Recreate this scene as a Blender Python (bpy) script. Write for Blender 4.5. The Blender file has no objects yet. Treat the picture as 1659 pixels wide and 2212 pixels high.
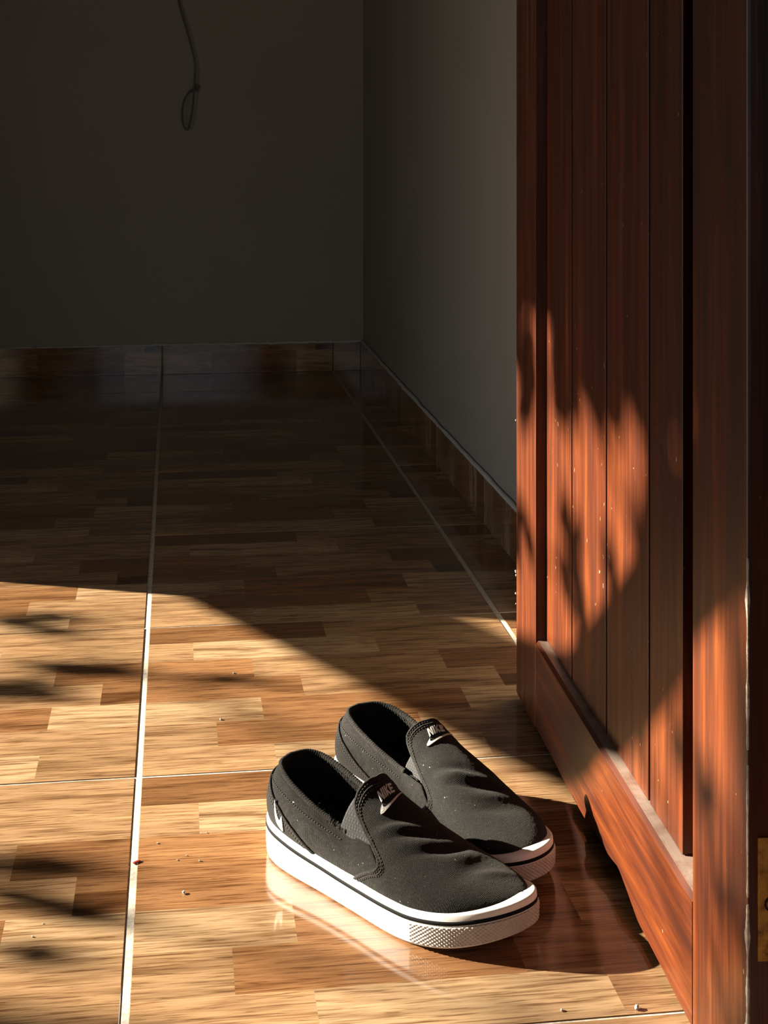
import bpy, bmesh, math, random
import numpy as np
from mathutils import Vector, Matrix

random.seed(7)
RNG = np.random.default_rng(7)
C = bpy.context.scene.collection
SC = bpy.context.scene

# ---------------------------------------------------------------- camera
cam_data = bpy.data.cameras.new('camera')
cam_data.sensor_fit = 'HORIZONTAL'
cam_data.sensor_width = 36.0
cam_data.lens = 36.0 * 3261.1 / 1659.0
cam_data.shift_y = -(1106.0 - 302.8) / 1659.0
cam_data.clip_start = 0.02
cam = bpy.data.objects.new('camera', cam_data)
cam.location = (0, 0, 0.68367)
cam.rotation_euler = (math.pi / 2, 0, -0.13684)
C.objects.link(cam)
SC.camera = cam

# ---------------------------------------------------------------- light
SUN_H = Vector((0.930, -0.367, 0))          # horizontal travel direction of the sunlight
SUN_TAN = 0.400                              # tangent of the sun's elevation
sun_dir = (SUN_H.normalized() - Vector((0, 0, SUN_TAN))).normalized()
sun_data = bpy.data.lights.new('sun', 'SUN')
sun_data.energy = 38.0
sun_data.color = (1.0, 0.90, 0.75)
sun_data.angle = math.radians(0.55)
sun = bpy.data.objects.new('sun', sun_data)
sun.rotation_euler = sun_dir.to_track_quat('-Z', 'Y').to_euler()
sun.location = (-4, 3, 5)
C.objects.link(sun)

world = bpy.data.worlds.new('world')
SC.world = world
world.use_nodes = True
bg = world.node_tree.nodes['Background']
bg.inputs['Color'].default_value = (0.80, 0.90, 1.0, 1)
bg.inputs['Strength'].default_value = 1.2

SC.view_settings.view_transform = 'Standard'
SC.view_settings.look = 'None'
SC.view_settings.exposure = 0.0
SC.view_settings.gamma = 1.0
SC.view_settings.use_curve_mapping = False

# ---------------------------------------------------------------- helpers
def add(name, me, mat=None, parent=None, smooth=False):
    o = bpy.data.objects.new(name, me)
    C.objects.link(o)
    if mat is not None and not me.materials:
        me.materials.append(mat)
    if parent is not None:
        o.parent = parent
    if smooth:
        me.polygons.foreach_set('use_smooth', [True] * len(me.polygons))
    return o

def mesh(name, verts, faces, mat=None, parent=None, smooth=False):
    me = bpy.data.meshes.new(name)
    me.from_pydata([tuple(map(float, v)) for v in verts], [], faces)
    me.update()
    return add(name, me, mat, parent, smooth)

def empty(name, loc=(0, 0, 0), rz=0.0):
    o = bpy.data.objects.new(name, None)
    o.empty_display_size = 0.05
    o.location = loc
    o.rotation_euler = (0, 0, rz)
    C.objects.link(o)
    return o

def tag(o, label=None, cat=None, group=None, kind=None):
    if label: o['label'] = label
    if cat: o['category'] = cat
    if group: o['group'] = group
    if kind: o['kind'] = kind
    return o

def box_data(x0, x1, y0, y1, z0, z1, bev=0.0, name='box'):
    bm = bmesh.new()
    bmesh.ops.create_cube(bm, size=1)
    for v in bm.verts:
        v.co = Vector((x0 + (v.co.x + .5) * (x1 - x0), y0 + (v.co.y + .5) * (y1 - y0), z0 + (v.co.z + .5) * (z1 - z0)))
    if bev > 0:
        bmesh.ops.bevel(bm, geom=bm.edges[:], offset=bev, segments=2, affect='EDGES', profile=0.6)
    me = bpy.data.meshes.new(name)
    bm.to_mesh(me); bm.free()
    return me

def box(name, x0, x1, y0, y1, z0, z1, mat, parent=None, bev=0.0):
    return add(name, box_data(x0, x1, y0, y1, z0, z1, bev, name), mat, parent, smooth=False)

def multi_box(name, boxes, mat, parent=None):
    V, F = [], []
    for (x0, x1, y0, y1, z0, z1) in boxes:
        b = len(V)
        V += [(x0, y0, z0), (x1, y0, z0), (x1, y1, z0), (x0, y1, z0), (x0, y0, z1), (x1, y0, z1), (x1, y1, z1), (x0, y1, z1)]
        F += [[b + i for i in q] for q in ((3, 2, 1, 0), (4, 5, 6, 7), (0, 1, 5, 4), (1, 2, 6, 5), (2, 3, 7, 6), (3, 0, 4, 7))]
    return mesh(name, V, F, mat, parent)

def grid_faces(nu, nv, closed_u=False, flip=False):
    F = []
    for i in range(nu if closed_u else nu - 1):
        for j in range(nv - 1):
            a = i * nv + j; b = ((i + 1) % nu) * nv + j
            q = [a, b, b + 1, a + 1]
            F.append(q[::-1] if flip else q)
    return F

def frames(P, closed=False):
    P = np.asarray(P, float)
    n = len(P)
    if closed:
        T = np.roll(P, -1, 0) - np.roll(P, 1, 0)
    else:
        T = np.gradient(P, axis=0)
    T /= np.maximum(np.linalg.norm(T, axis=1, keepdims=True), 1e-9)
    return T

def tube(name, P, r, mat, parent=None, closed=False, seg=8, normals=None, flat=1.0, cap=True):
    """a tube along P; with normals given the section is flattened along them by `flat`"""
    P = np.asarray(P, float); T = frames(P, closed); n = len(P)
    r = np.broadcast_to(np.asarray(r, float), (n,))
    if normals is None:
        N = np.zeros_like(P)
        ref = np.array([0, 0, 1.0]) if abs(T[0][2]) < .9 else np.array([1.0, 0, 0])
        v = np.cross(T[0], ref); v /= np.linalg.norm(v)
        for i in range(n):
            v = v - T[i] * (v @ T[i]); v /= np.linalg.norm(v); N[i] = v
    else:
        N = np.asarray(normals, float)
        N = N - T * (N * T).sum(1, keepdims=True)
        N /= np.maximum(np.linalg.norm(N, axis=1, keepdims=True), 1e-9)
    B = np.cross(T, N)
    V = []
    for i in range(n):
        for k in range(seg):
            a = 2 * math.pi * k / seg
            V.append(P[i] + r[i] * (B[i] * math.cos(a) + N[i] * math.sin(a) * flat))
    F = []
    for i in range(n if closed else n - 1):
        for k in range(seg):
            a = i * seg + k; b = i * seg + (k + 1) % seg
            c = ((i + 1) % n) * seg + (k + 1) % seg; d = ((i + 1) % n) * seg + k
            F.append([a, b, c, d])
    if not closed and cap:
        F.append(list(range(seg))[::-1]); F.append([(n - 1) * seg + k for k in range(seg)])
    return mesh(name, V, F, mat, parent, smooth=True)

def spline(P, n, closed=False):
    P = np.asarray(P, float); N = len(P); out = []
    m = N if closed else N - 1
    for i in range(m):
        g = (lambda k: P[k % N]) if closed else (lambda k: P[min(max(k, 0), N - 1)])
        a, b, c, d = g(i - 1), g(i), g(i + 1), g(i + 2)
        for k in range(n):
            t = k / n
            out.append(.5 * (2 * b + (c - a) * t + (2 * a - 5 * b + 4 * c - d) * t * t + (3 * b - a - 3 * c + d) * t ** 3))
    if not closed: out.append(P[-1])
    return np.array(out)

def resample(P, n, closed=False):
    P = np.asarray(P, float)
    Q = np.vstack([P, P[:1]]) if closed else P
    s = np.concatenate([[0], np.cumsum(np.linalg.norm(np.diff(Q, axis=0), axis=1))])
    t = np.linspace(0, s[-1], n, endpoint=not closed)
    return np.stack([np.interp(t, s, Q[:, k]) for k in range(Q.shape[1])], 1)

def pinterp(x, xs, ys):
    """smooth (monotone cubic) interpolation"""
    xs = np.asarray(xs, float); ys = np.asarray(ys, float); x = np.clip(x, xs[0], xs[-1])
    h = np.diff(xs); d = np.diff(ys) / h
    m = np.zeros_like(ys); m[0] = d[0]; m[-1] = d[-1]
    for i in range(1, len(ys) - 1):
        m[i] = 0 if d[i - 1] * d[i] <= 0 else 2 / (1 / d[i - 1] + 1 / d[i])
    i = np.clip(np.searchsorted(xs, x) - 1, 0, len(h) - 1)
    t = (x - xs[i]) / h[i]
    return ((2 * t ** 3 - 3 * t ** 2 + 1) * ys[i] + (t ** 3 - 2 * t ** 2 + t) * h[i] * m[i]
            + (-2 * t ** 3 + 3 * t ** 2) * ys[i + 1] + (t ** 3 - t ** 2) * h[i] * m[i + 1])

# ---------------------------------------------------------------- materials
class NT:
    def __init__(self, name):
        self.m = bpy.data.materials.new(name); self.m.use_nodes = True
        self.t = self.m.node_tree; self.n = self.t.nodes
        self.b = self.n['Principled BSDF']
    def node(self, typ, **kw):
        nd = self.n.new(typ)
        for k, v in kw.items():
            if k.startswith('i_'): nd.inputs[k[2:].replace('_', ' ')].default_value = v
            else: setattr(nd, k, v)
        return nd
    def link(self, a, b): self.t.links.new(a, b)
    def coords(self, scale=(1, 1, 1), kind='Object', rot=(0, 0, 0)):
        tc = self.node('ShaderNodeTexCoord'); mp = self.node('ShaderNodeMapping')
        mp.inputs['Scale'].default_value = scale; mp.inputs['Rotation'].default_value = rot
        self.link(tc.outputs[kind], mp.inputs['Vector'])
        return mp.outputs['Vector']
    def noise(self, vec, scale=1.0, detail=4.0, rough=.55, dist=0.0):
        nd = self.node('ShaderNodeTexNoise')
        nd.inputs['Scale'].default_value = scale; nd.inputs['Detail'].default_value = detail
        nd.inputs['Roughness'].default_value = rough; nd.inputs['Distortion'].default_value = dist
        if vec is not None: self.link(vec, nd.inputs['Vector'])
        return nd.outputs['Fac']
    def ramp(self, fac, stops, interp='LINEAR'):
        r = self.node('ShaderNodeValToRGB'); r.color_ramp.interpolation = interp
        e = r.color_ramp.elements
        while len(e) < len(stops): e.new(0.5)
        for k, (p, c) in enumerate(stops):
            e[k].position = p; e[k].color = (*c, 1) if len(c) == 3 else c
        self.link(fac, r.inputs['Fac'])
        return r.outputs['Color']
    def mix(self, a, b, fac, mode='MIX'):
        m = self.node('ShaderNodeMix', data_type='RGBA', blend_type=mode)
        for s, v in ((m.inputs[6], a), (m.inputs[7], b), (m.inputs[0], fac)):
            if hasattr(v, 'is_linked') or hasattr(v, 'links'): self.link(v, s)
            elif isinstance(v, (int, float)): s.default_value = v
            else: s.default_value = (*v, 1)
        return m.outputs[2]
    def math(self, op, a, b=None):
        m = self.node('ShaderNodeMath', operation=op)
        for s, v in zip(m.inputs, (a, b)):
            if v is None: continue
            if isinstance(v, (int, float)): s.default_value = v
            else: self.link(v, s)
        return m.outputs[0]
    def bump(self, height, strength=.3, dist=.001):
        b = self.node('ShaderNodeBump'); b.inputs['Strength'].default_value = strength
        b.inputs['Distance'].default_value = dist
        self.link(height, b.inputs['Height']); self.link(b.outputs['Normal'], self.b.inputs['Normal'])
    def color(self, c):
        if isinstance(c, tuple): self.b.inputs['Base Color'].default_value = (*c, 1)
        else: self.link(c, self.b.inputs['Base Color'])
    def rough(self, v):
        if isinstance(v, (int, float)): self.b.inputs['Roughness'].default_value = v
        else: self.link(v, self.b.inputs['Roughness'])

def m_tile():
    k = NT('printed_wood_tile')
    at = k.node('ShaderNodeAttribute', attribute_name='tone')
    sh = k.node('ShaderNodeAttribute', attribute_name='shift')
    tc = k.node('ShaderNodeTexCoord')
    off = k.node('ShaderNodeCombineXYZ'); k.link(sh.outputs['Fac'], off.inputs['Z']); k.link(sh.outputs['Fac'], off.inputs['X'])
    av = k.node('ShaderNodeVectorMath', operation='ADD'); k.link(tc.outputs['UV'], av.inputs[0]); k.link(off.outputs[0], av.inputs[1])
    def sc(s):
        mp = k.node('ShaderNodeMapping'); mp.inputs['Scale'].default_value = s
        k.link(av.outputs[0], mp.inputs['Vector']); return mp.outputs['Vector']
    fine = k.noise(sc((20, 400, 1)), 1.0, 3, .6, .6)
    mid = k.noise(sc((7, 110, 1)), 1.0, 4, .6, .8)
    broad = k.noise(sc((4.5, 34, 1)), 1.0, 2.5, .5, .6)
    c = k.mix(at.outputs['Color'], k.ramp(fine, [(.36, (.34, .25, .18)), (.455, (.88, .84, .80)), (.55, (1.05, 1.05, 1.05)), (.72, (1.22, 1.24, 1.22))]), .8, 'MULTIPLY')
    c = k.mix(c, k.ramp(mid, [(.30, (.38, .27, .19)), (.46, (.92, .88, .84)), (.7, (1.12, 1.12, 1.1))]), .75, 'MULTIPLY')
    c = k.mix(c, k.ramp(broad, [(.28, (.34, .24, .16)), (.46, (.95, .92, .9)), (.7, (1.15, 1.12, 1.08))]), .85, 'MULTIPLY')
    k.color(c)
    obj = k.coords((1, 1, 1))
    sm = k.noise(obj, 9, 5, .6)
    k.rough(k.ramp(sm, [(.35, (.07,) * 3), (.7, (.16,) * 3)]))
    k.b.inputs['IOR'].default_value = 1.45
    k.bump(k.noise(obj, 55, 2, .5), .02, .002)
    return k.m

def m_plain(name, col, rough=.6, spec=.5, noise=0.0, scale=30, bump=0.0, bdist=.002, var=.25):
    k = NT(name)
    v = k.coords()
    n = k.noise(v, scale, 5, .6)
    lo = tuple(max(0, c * (1 - var)) for c in col); hi = tuple(min(1, c * (1 + var)) for c in col)
    k.color(k.ramp(n, [(.3, lo), (.7, hi)]) if noise else col)
    k.rough(rough); k.b.inputs['Specular IOR Level'].default_value = spec
    if bump: k.bump(n, bump, bdist)
    return k.m

def m_wall(name, col):
    k = NT(name)
    v = k.coords()
    a = k.noise(v, 1.3, 4, .6); b = k.noise(v, 60, 4, .7)
    c = k.ramp(a, [(.3, tuple(x * .88 for x in col)), (.7, col)])
    k.color(c); k.rough(.75)
    k.bump(b, .12, .002)
    return k.m

def m_door(name, grain):
    """varnished reddish wood, grain along the given axis of the door"""
    k = NT(name)
    s1 = {'z': (70, 70, 3.5), 'x': (3.5, 70, 70)}[grain]
    s2 = {'z': (22, 22, 1.4), 'x': (1.4, 22, 22)}[grain]
    s3 = {'z': (240, 240, 9), 'x': (9, 240, 240)}[grain]
    g = k.noise(k.coords(s1), 1, 5, .65, .5)
    h = k.noise(k.coords(s2), 1, 3, .5, .8)
    f = k.noise(k.coords(s3), 1, 3, .6)
    c = k.ramp(g, [(.28, (.027, .0062, .002)), (.46, (.062, .0130, .0030)), (.62, (.114, .0275, .0064)), (.78, (.182, .053, .0135))])
    c = k.mix(c, k.ramp(h, [(.3, (.50, .42, .38)), (.6, (1.0, 1.0, 1.0)), (.75, (1.15, 1.25, 1.25))]), .8, 'MULTIPLY')
    c = k.mix(c, k.ramp(f, [(.35, (.72, .66, .6)), (.6, (1.1, 1.15, 1.2))]), .5, 'MULTIPLY')
    # pale scuffs and specks
    sp = k.noise(k.coords((190, 190, 110)), 1, 2, .5)
    c = k.mix(c, (.30, .18, .11), k.ramp(sp, [(.75, (0, 0, 0)), (.775, (1, 1, 1))]))
    # dust that settled on the upward faces
    ge = k.node('ShaderNodeNewGeometry'); sx = k.node('ShaderNodeSeparateXYZ')
    k.link(ge.outputs['True Normal'], sx.inputs[0])
    up = k.math('GREATER_THAN', sx.outputs['Z'], .75)
    dn = k.noise(k.coords((30, 30, 30)), 1, 5, .65)
    dust = k.math('MULTIPLY', up, k.ramp(dn, [(.3, (.35,) * 3), (.55, (.95,) * 3)]))
    c = k.mix(c, (.22, .165, .13), dust)
    k.color(c)
    k.rough(k.ramp(g, [(.3, (.42,) * 3), (.7, (.30,) * 3)]))
    k.b.inputs['Coat Weight'].default_value = .05
    k.b.inputs['Specular IOR Level'].default_value = .28
    k.b.inputs['Coat Roughness'].default_value = .22
    k.bump(f, .25, .0008)
    return k.m

def m_canvas(name, col=(.0092, .0086, .0076), lint=True, diag=False):
    k = NT(name)
    v = k.coords()
    w1 = k.node('ShaderNodeTexWave'); w1.inputs['Scale'].default_value = 260; w1.bands_direction = 'X'
    w1.inputs['Distortion'].default_value = 1.5; w1.inputs['Detail'].default_value = 1; k.link(v, w1.inputs['Vector'])
    w2 = k.node('ShaderNodeTexWave'); w2.inputs['Scale'].default_value = 260; w2.bands_direction = 'Z' if diag else 'Y'
    w2.inputs['Distortion'].default_value = 1.5; w2.inputs['Detail'].default_value = 1; k.link(v, w2.inputs['Vector'])
    wv = k.math('MULTIPLY', w1.outputs['Fac'], w2.outputs['Fac'])
    n = k.noise(v, 900, 3, .7)
    big = k.noise(v, 45, 4, .65)
    c = k.ramp(n, [(.30, tuple(x * .35 for x in col)), (.52, col), (.72, tuple(x * 2.3 for x in col))])
    c = k.mix(c, k.ramp(big, [(.3, (.6, .6, .6)), (.7, (1.35, 1.35, 1.3))]), .8, 'MULTIPLY')
    if lint:
        ln = k.noise(k.coords((1, 1, 1)), 330, 1, .4)
        c = k.mix(c, (.17, .16, .145), k.ramp(ln, [(.775, (0, 0, 0)), (.80, (1, 1, 1))]))
    k.color(c); k.rough(.95); k.b.inputs['Specular IOR Level'].default_value = .12
    k.b.inputs['Sheen Weight'].default_value = .06
    k.b.inputs['Sheen Roughness'].default_value = .5
    k.b.inputs['Sheen Tint'].default_value = (.75, .70, .62, 1)
    h = k.math('ADD', wv, n)
    k.bump(h, .55, .0006)
    return k.m

def m_mesh_knit(name):
    k = NT(name)
    v = k.coords((1, 1, 1), rot=(0, 0, math.radians(45)))
    vo = k.node('ShaderNodeTexVoronoi'); vo.inputs['Scale'].default_value = 420; vo.inputs['Randomness'].default_value = .15
    k.link(v, vo.inputs['Vector'])
    k.color(k.ramp(vo.outputs['Distance'], [(.2, (.030, .028, .025)), (.42, (.004, .004, .0036))]))
    k.rough(.85); k.bump(vo.outputs['Distance'], .6, .0008)
    return k.m

def m_rubber(name, col=(.66, .645, .605), grime=.35):
    k = NT(name)
    v = k.coords()
    a = k.noise(v, 25, 6, .65); b = k.noise(v, 140, 4, .7)
    c = k.ramp(a, [(.35, tuple(x * (1 - grime * .4) for x in col)), (.6, col)])
    c = k.mix(c, (.24, .19, .14), k.ramp(b, [(.66, (0, 0, 0)), (.80, (grime,) * 3)]))
    k.color(c); k.rough(.55); k.bump(b, .08, .0008)
    return k.m

M = dict(
    tile=m_tile(),
    grout=m_plain('cream_grout', (.37, .335, .28), .9, .2, 1, 160, .5, .001, .3),
    wall=m_wall('wall_paint', (.295, .275, .245)),
    ceiling=m_wall('ceiling_paint', (.6, .6, .58)),
    plaster=m_wall('rough_mortar', (.46, .45, .43)),
    door_v=m_door('door_wood_upright', 'z'),
    door_h=m_door('door_wood_lengthwise', 'x'),
    rawwood=m_plain('chipped_pale_wood', (.42, .36, .28), .8, .3, 1, 220, .4, .001, .4),
    brass=None,
    dark=m_plain('dark_gap', (.02, .016, .013), .9, .1, 0),
    canvas=m_canvas('black_canvas'),
    canvas2=m_canvas('black_canvas_panel', (.0078, .0072, .0066), True, True),
    canvas3=m_canvas('black_binding', (.0145, .0135, .012), False),
    knit=m_mesh_knit('elastic_mesh'),
    lining=m_canvas('ribbed_lining', (.014, .013, .0115), False),
    thread=m_plain('grey_thread', (.040, .037, .033), .8, .2, 0),
    white_thread=m_plain('white_embroidery', (.50, .485, .45), .7, .3, 1, 700, .5, .0005, .2),
    rubber=m_rubber('white_rubber'),
    bumper=m_rubber('worn_white_rubber', (.45, .41, .36), .6),
    black_rubber=m_plain('black_rubber', (.005, .0048, .0046), .8, .1, 0),
    cable=m_plain('dark_cable', (.10, .095, .09), .6, .4, 0),
    ground=m_plain('ground', (.035, .032, .022), .95, .1, 1, 6, .3, .02, .4),
    bark=m_plain('bark', (.09, .06, .04), .95, .1, 1, 30, .6, .01, .4),
    leaf=m_plain('leaf', (.05, .10, .025), .6, .3, 1, 8, 0, .01, .4),
    timber=m_plain('weathered_timber', (.22, .17, .12), .9, .2, 1, 40, .3, .003, .3),
    crumb=m_plain('pale_crumb', (.36, .32, .26), .9, .2, 1, 400, .3, .0005, .3),
    red=m_plain('red_paint', (.25, .02, .012), .45, .5, 0),
)
def m_brass():
    k = NT('tarnished_brass')
    v = k.coords()
    n = k.noise(v, 90, 5, .7)
    k.color(k.ramp(n, [(.35, (.16, .075, .012)), (.55, (.42, .22, .035)), (.8, (.50, .28, .06))]))
    k.b.inputs['Metallic'].default_value = .55
    k.rough(.55); k.bump(n, .2, .0006)
    return k.m
M['brass'] = m_brass()

# ---------------------------------------------------------------- room
GX, GY, TS = -0.0401, 1.641, 0.5            # a joint crossing, tile pitch
XR, YB, XL, YF, ZC = 0.552, 4.46, -0.80, 0.965, 2.6
JX, JY = 0.0072, 0.0030                      # joint widths

fl = tag(box('floor', XL, XR, YF - .15, YB, -.03, -.0007, M['grout']), 'cream grout bed under the wood-look floor tiles', kind='structure')

BR, TN, LT, RD = (.150, .077, .034), (.220, .140, .074), (.315, .218, .124), (.180, .094, .042)
STRIPS = [  # seven printed strips of a tile, the near one first: (end of piece along the tile, tone)
    [(.15, TN), (.39, LT), (.5, TN)],
    [(.087, TN), (.326, BR), (.5, TN)],
    [(.143, LT), (.392, RD), (.5, LT)],
    [(.197, BR), (.449, TN), (.5, BR)],
    [(.139, RD), (.388, TN), (.5, BR)],
    [(.063, TN), (.31, LT), (.5, TN)],
    [(.245, BR), (.5, TN)],
]
def tile_mesh(name, u0, u1, v0, v1, z0=-.008, z1=0.0, bev=.0006):
    """part of the printed tile between u0..u1 and v0..v1 (metres in the tile); one quad for each printed piece"""
    V, F, tone, shift, uvs = [], [], [], [], []
    def quad(pts, col, s, uv):
        b = len(V); V.extend(pts); F.append([b, b + 1, b + 2, b + 3]); tone.append(col); shift.append(s); uvs.append(uv)
    w = TS / 7; k = 0
    U0, U1, V0, V1 = u0 + bev, u1 - bev, v0 + bev, v1 - bev
    for i, row in enumerate(STRIPS):
        a, b = max(V0, i * w), min(V1, (i + 1) * w)
        start = 0.0
        for j, (end, col) in enumerate(row):
            k += 1
            c, d = max(U0, start), min(U1, end); start = end
            if b - a < 1e-5 or d - c < 1e-5: continue
            q = [(c, a), (d, a), (d, b), (c, b)]
            rr = (math.sin(k * 12.9898) * 43758.5453) % 1
            t = tuple(x * (.86 + .28 * rr) for x in col)
            quad([(x, y, z1) for x, y in q], t, k * 3.71, q)
    def rim(p, q, po, qo):
        quad([(*p, z1), (*po, z1 - bev), (*qo, z1 - bev), (*q, z1)], TN, 1.0, [p, po, qo, q])
        quad([(*po, z1 - bev), (*po, z0), (*qo, z0), (*qo, z1 - bev)], (.50, .40, .30), 1.0, [po, po, qo, qo])
    I = [(U0, V0), (U1, V0), (U1, V1), (U0, V1)]; O = [(u0, v0), (u1, v0), (u1, v1), (u0, v1)]
    for i in range(4): rim(I[i], I[(i + 1) % 4], O[i], O[(i + 1) % 4])
    me = bpy.data.meshes.new(name); me.from_pydata(V, [], F)
    ca = me.color_attributes.new('tone', 'FLOAT_COLOR', 'CORNER')
    fa = me.attributes.new('shift', 'FLOAT', 'FACE'); uv = me.uv_layers.new(name='UVMap')
    for p in me.polygons:
        fa.data[p.index].value = shift[p.index]
        for li, q in zip(p.loop_indices, uvs[p.index]):
            ca.data[li].color = (*tone[p.index], 1); uv.data[li].uv = q
    me.materials.append(M['tile']); me.update()
    return me

cache = {}
for i in range(-2, 2):
    for j in range(-2, 6):
        x0 = GX + TS * i; y0 = GY + TS * j
        u0, v0 = max(JX / 2, XL - x0), JY / 2
        u1 = min(TS - JX / 2, XR - x0); v1 = min(TS - JY / 2, YB - y0)
        v0 = max(v0, YF - .15 - y0)
        key = (round(u0, 4), round(u1, 4), round(v0, 4), round(v1, 4))
        if v1 - v0 < .01: continue
        if key not in cache: cache[key] = tile_mesh('floor_tile', u0, u1, v0, v1)
        o = add('floor_tile', cache[key], parent=fl)
        o.location = (x0, y0, 0)
        o.rotation_euler = (random.uniform(-.0006, .0006), random.uniform(-.0006, .0006), 0)

wb = box('wall_back', XL - .15, XR + .15, YB, YB + .15, -.05, ZC, M['wall']); tag(wb, 'dim plain plastered back wall', kind='structure')
wr = box('wall_right', XR, XR + .15, YF - .15, YB, -.05, ZC, M['wall']); tag(wr, 'grey plastered wall on the right behind the door', kind='structure')
tag(box('ceiling', XL - .15, XR + .15, YF - .15, YB + .15, ZC, ZC + .1, M['ceiling']), 'ceiling of the room', kind='structure')
# left wall with the wide doorway that lets the sun in (outside the frame)
JY0, JY1, JZ = 1.22, 2.662, 2.05
wl = tag(multi_box('wall_left', [(XL - .15, XL, JY1, YB, -.05, ZC), (XL - .15, XL, YF - .15, JY0, -.05, ZC), (XL - .15, XL, JY0, JY1, JZ, ZC)], M['wall']),
    'plastered left wall with a wide open doorway', kind='structure')
# front wall with the doorway the camera looks through
tag(multi_box('wall_front', [(XL, -.47, YF - .15, YF, -.05, ZC), (.432, XR, YF - .15, YF, -.05, ZC), (-.47, .432, YF - .15, YF, 2.08, ZC)], M['wall']),
    'front wall around the doorway', kind='structure')
# unseen room added round the camera so the shaded side stays dark
tag(multi_box('wall_added_room', [(-1.75, -1.6, -2.0, YF - .15, -.04, ZC), (1.4, 1.55, -2.0, YF - .15, -.04, ZC), (-1.75, -.55, -2.15, -2.0, -.04, ZC), (.75, 1.55, -2.15, -2.0, -.04, ZC), (-.55, .75, -2.15, -2.0, 2.1, ZC),
     (-1.75, XL - .15, YF - .15, YF, -.04, ZC), (XR + .15, 1.55, YF - .15, YF, -.04, ZC)], M['wall']), 'unseen walls added round the camera to keep sky light off the shaded side', kind='structure')
tag(box('ceiling_added_room', -1.75, 1.55, -2.15, YF - .15, ZC, ZC + .1, M['ceiling']), 'unseen ceiling added above the camera to keep sky light out', kind='structure')
tag(box('floor_added_room', -1.6, 1.4, -2.0, YF - .15, -.04, -.004, M['plaster']), 'plain floor of the unseen room added round the camera', kind='structure')
tag(box('ground', -14, 4, -6, 14, -.12, -.04, M['ground']), 'earth outside the house', kind='structure')

# skirting of cut floor tiles, with a bead of mortar on top
def wobble_bead(name, P, r, mat, parent):
    P = resample(P, 90); P[:, 2] += RNG.normal(0, .0012, len(P)); 
    rr = r * (1 + .35 * RNG.random(len(P)))
    return tube(name, P, rr, mat, parent, seg=6)
HB = .083
bb = tag(empty('baseboard_back'), 'skirting of cut wood-look tiles along the back wall', kind='structure')
for i in range(-2, 2):
    x0 = max(XL, GX + TS * i + .0015); x1 = min(GX + TS * (i + 1) - .0015, XR - .010)
    me = tile_mesh('skirting_tile', x0 - (GX + TS * i), x1 - (GX + TS * i), .15, .15 + HB, -.008, 0)
    o = add('skirting_tile', me, parent=bb); o.rotation_euler = (math.pi / 2, 0, 0)
    o.location = (GX + TS * i, YB - .0095, -.15)
wobble_bead('mortar_bead', [(XL, YB - .005, HB + .001), (-.4, YB - .004, HB), (.1, YB - .005, HB + .002), (XR, YB - .005, HB + .003)], .0042, M['plaster'], bb)
br = tag(empty('baseboard_right'), 'skirting of cut wood-look tiles along the right wall', kind='structure')
for k in range(8):
    ya = 4.45 - .0015 - (.317 if k else 0) - TS * max(k - 1, 0); wd = (.317 if k == 0 else TS) - .003
    if ya - wd < YF: break
    # the print runs upright here: the tile was turned before cutting
    me = tile_mesh('skirting_tile', .05, .05 + HB, 0.0015, wd, -.008, 0)
    o = add('skirting_tile', me, parent=br)
    o.matrix_world = Matrix(((0, 0, -1, XR - .0095), (0, -1, 0, ya), (1, 0, 0, -.05), (0, 0, 0, 1)))
    if k % 2: o.data = me
wobble_bead('mortar_bead', [(XR - .005, YB, HB + .003), (XR - .005, 3.4, HB), (XR - .004, 2.5, HB + .002), (XR - .005, 1.0, HB)], .0042, M['plaster'], br)

# ---------------------------------------------------------------- door, swung open, hinged at the near edge
DL, DT, DH = .832, .040, 2.04
door = empty('door_1', (.384, .981, 0), math.atan2(1, .0352))
tag(door, 'reddish varnished wooden door standing open, dappled by sunlight', kind='structure')
def worn_rail(name, x0, x1, z0, z1, mat):
    """bottom rail whose lower edge is worn into shallow hollows"""
    prof = pinterp(np.linspace(x0, x1, 70), [x0, .17, .21, .27, .31, .345, .38, .43, .48, .53, .57, .62, .70, x1],
                   [z0, z0, z0 + .001, z0 + .001, z0 + .009, z0 + .0155, z0 + .0105, z0 + .008, z0 + .002, z0 + .001, z0, z0 + .001, z0, z0 + .002])
    xs = np.linspace(x0, x1, 70); V, F = [], []
    ch = .004
    for x, zb in zip(xs, prof):
        V += [(x, -.002, zb), (x, 0, zb + .003), (x, 0, z1 - ch), (x, -ch * .8, z1), (x, -DT + .004, z1), (x, -DT, z1 - ch), (x, -DT, zb)]
    n = 7
    for i in range(len(xs) - 1):
        for k in range(n):
            a, b = i * n + k, i * n + (k + 1) % n
            F.append([a, b, b + n, a + n][::-1])
    F.append(list(range(n))); F.append([(len(xs) - 1) * n + k for k in range(n)][::-1])
    o = mesh(name, V, F, mat, door)
    bm = bmesh.new(); bm.from_mesh(o.data); bmesh.ops.recalc_face_normals(bm, faces=bm.faces); bm.to_mesh(o.data); bm.free()
    return o
Z0 = .006
box('stile', 0, .1234, -DT, 0, Z0, DH, M['door_v'], door, .0022)
box('stile', .7140, DL, -DT, 0, Z0, DH, M['door_v'], door, .0022)
worn_rail('bottom_rail', .1236, .7138, Z0 + .001, .1085, M['door_h'])
box('top_rail', .1236, .7138, -DT, 0, DH - .12, DH, M['door_h'], door, .002)
box('middle_rail', .1236, .7138, -DT, 0, 1.12, 1.24, M['door_h'], door, .002)
box('panel_backing', .1236, .7138, -.033, -.024, .1087, DH - .1202, M['door_v'], door)
edges = [.186, .286, .436, .584, .7135]
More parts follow.
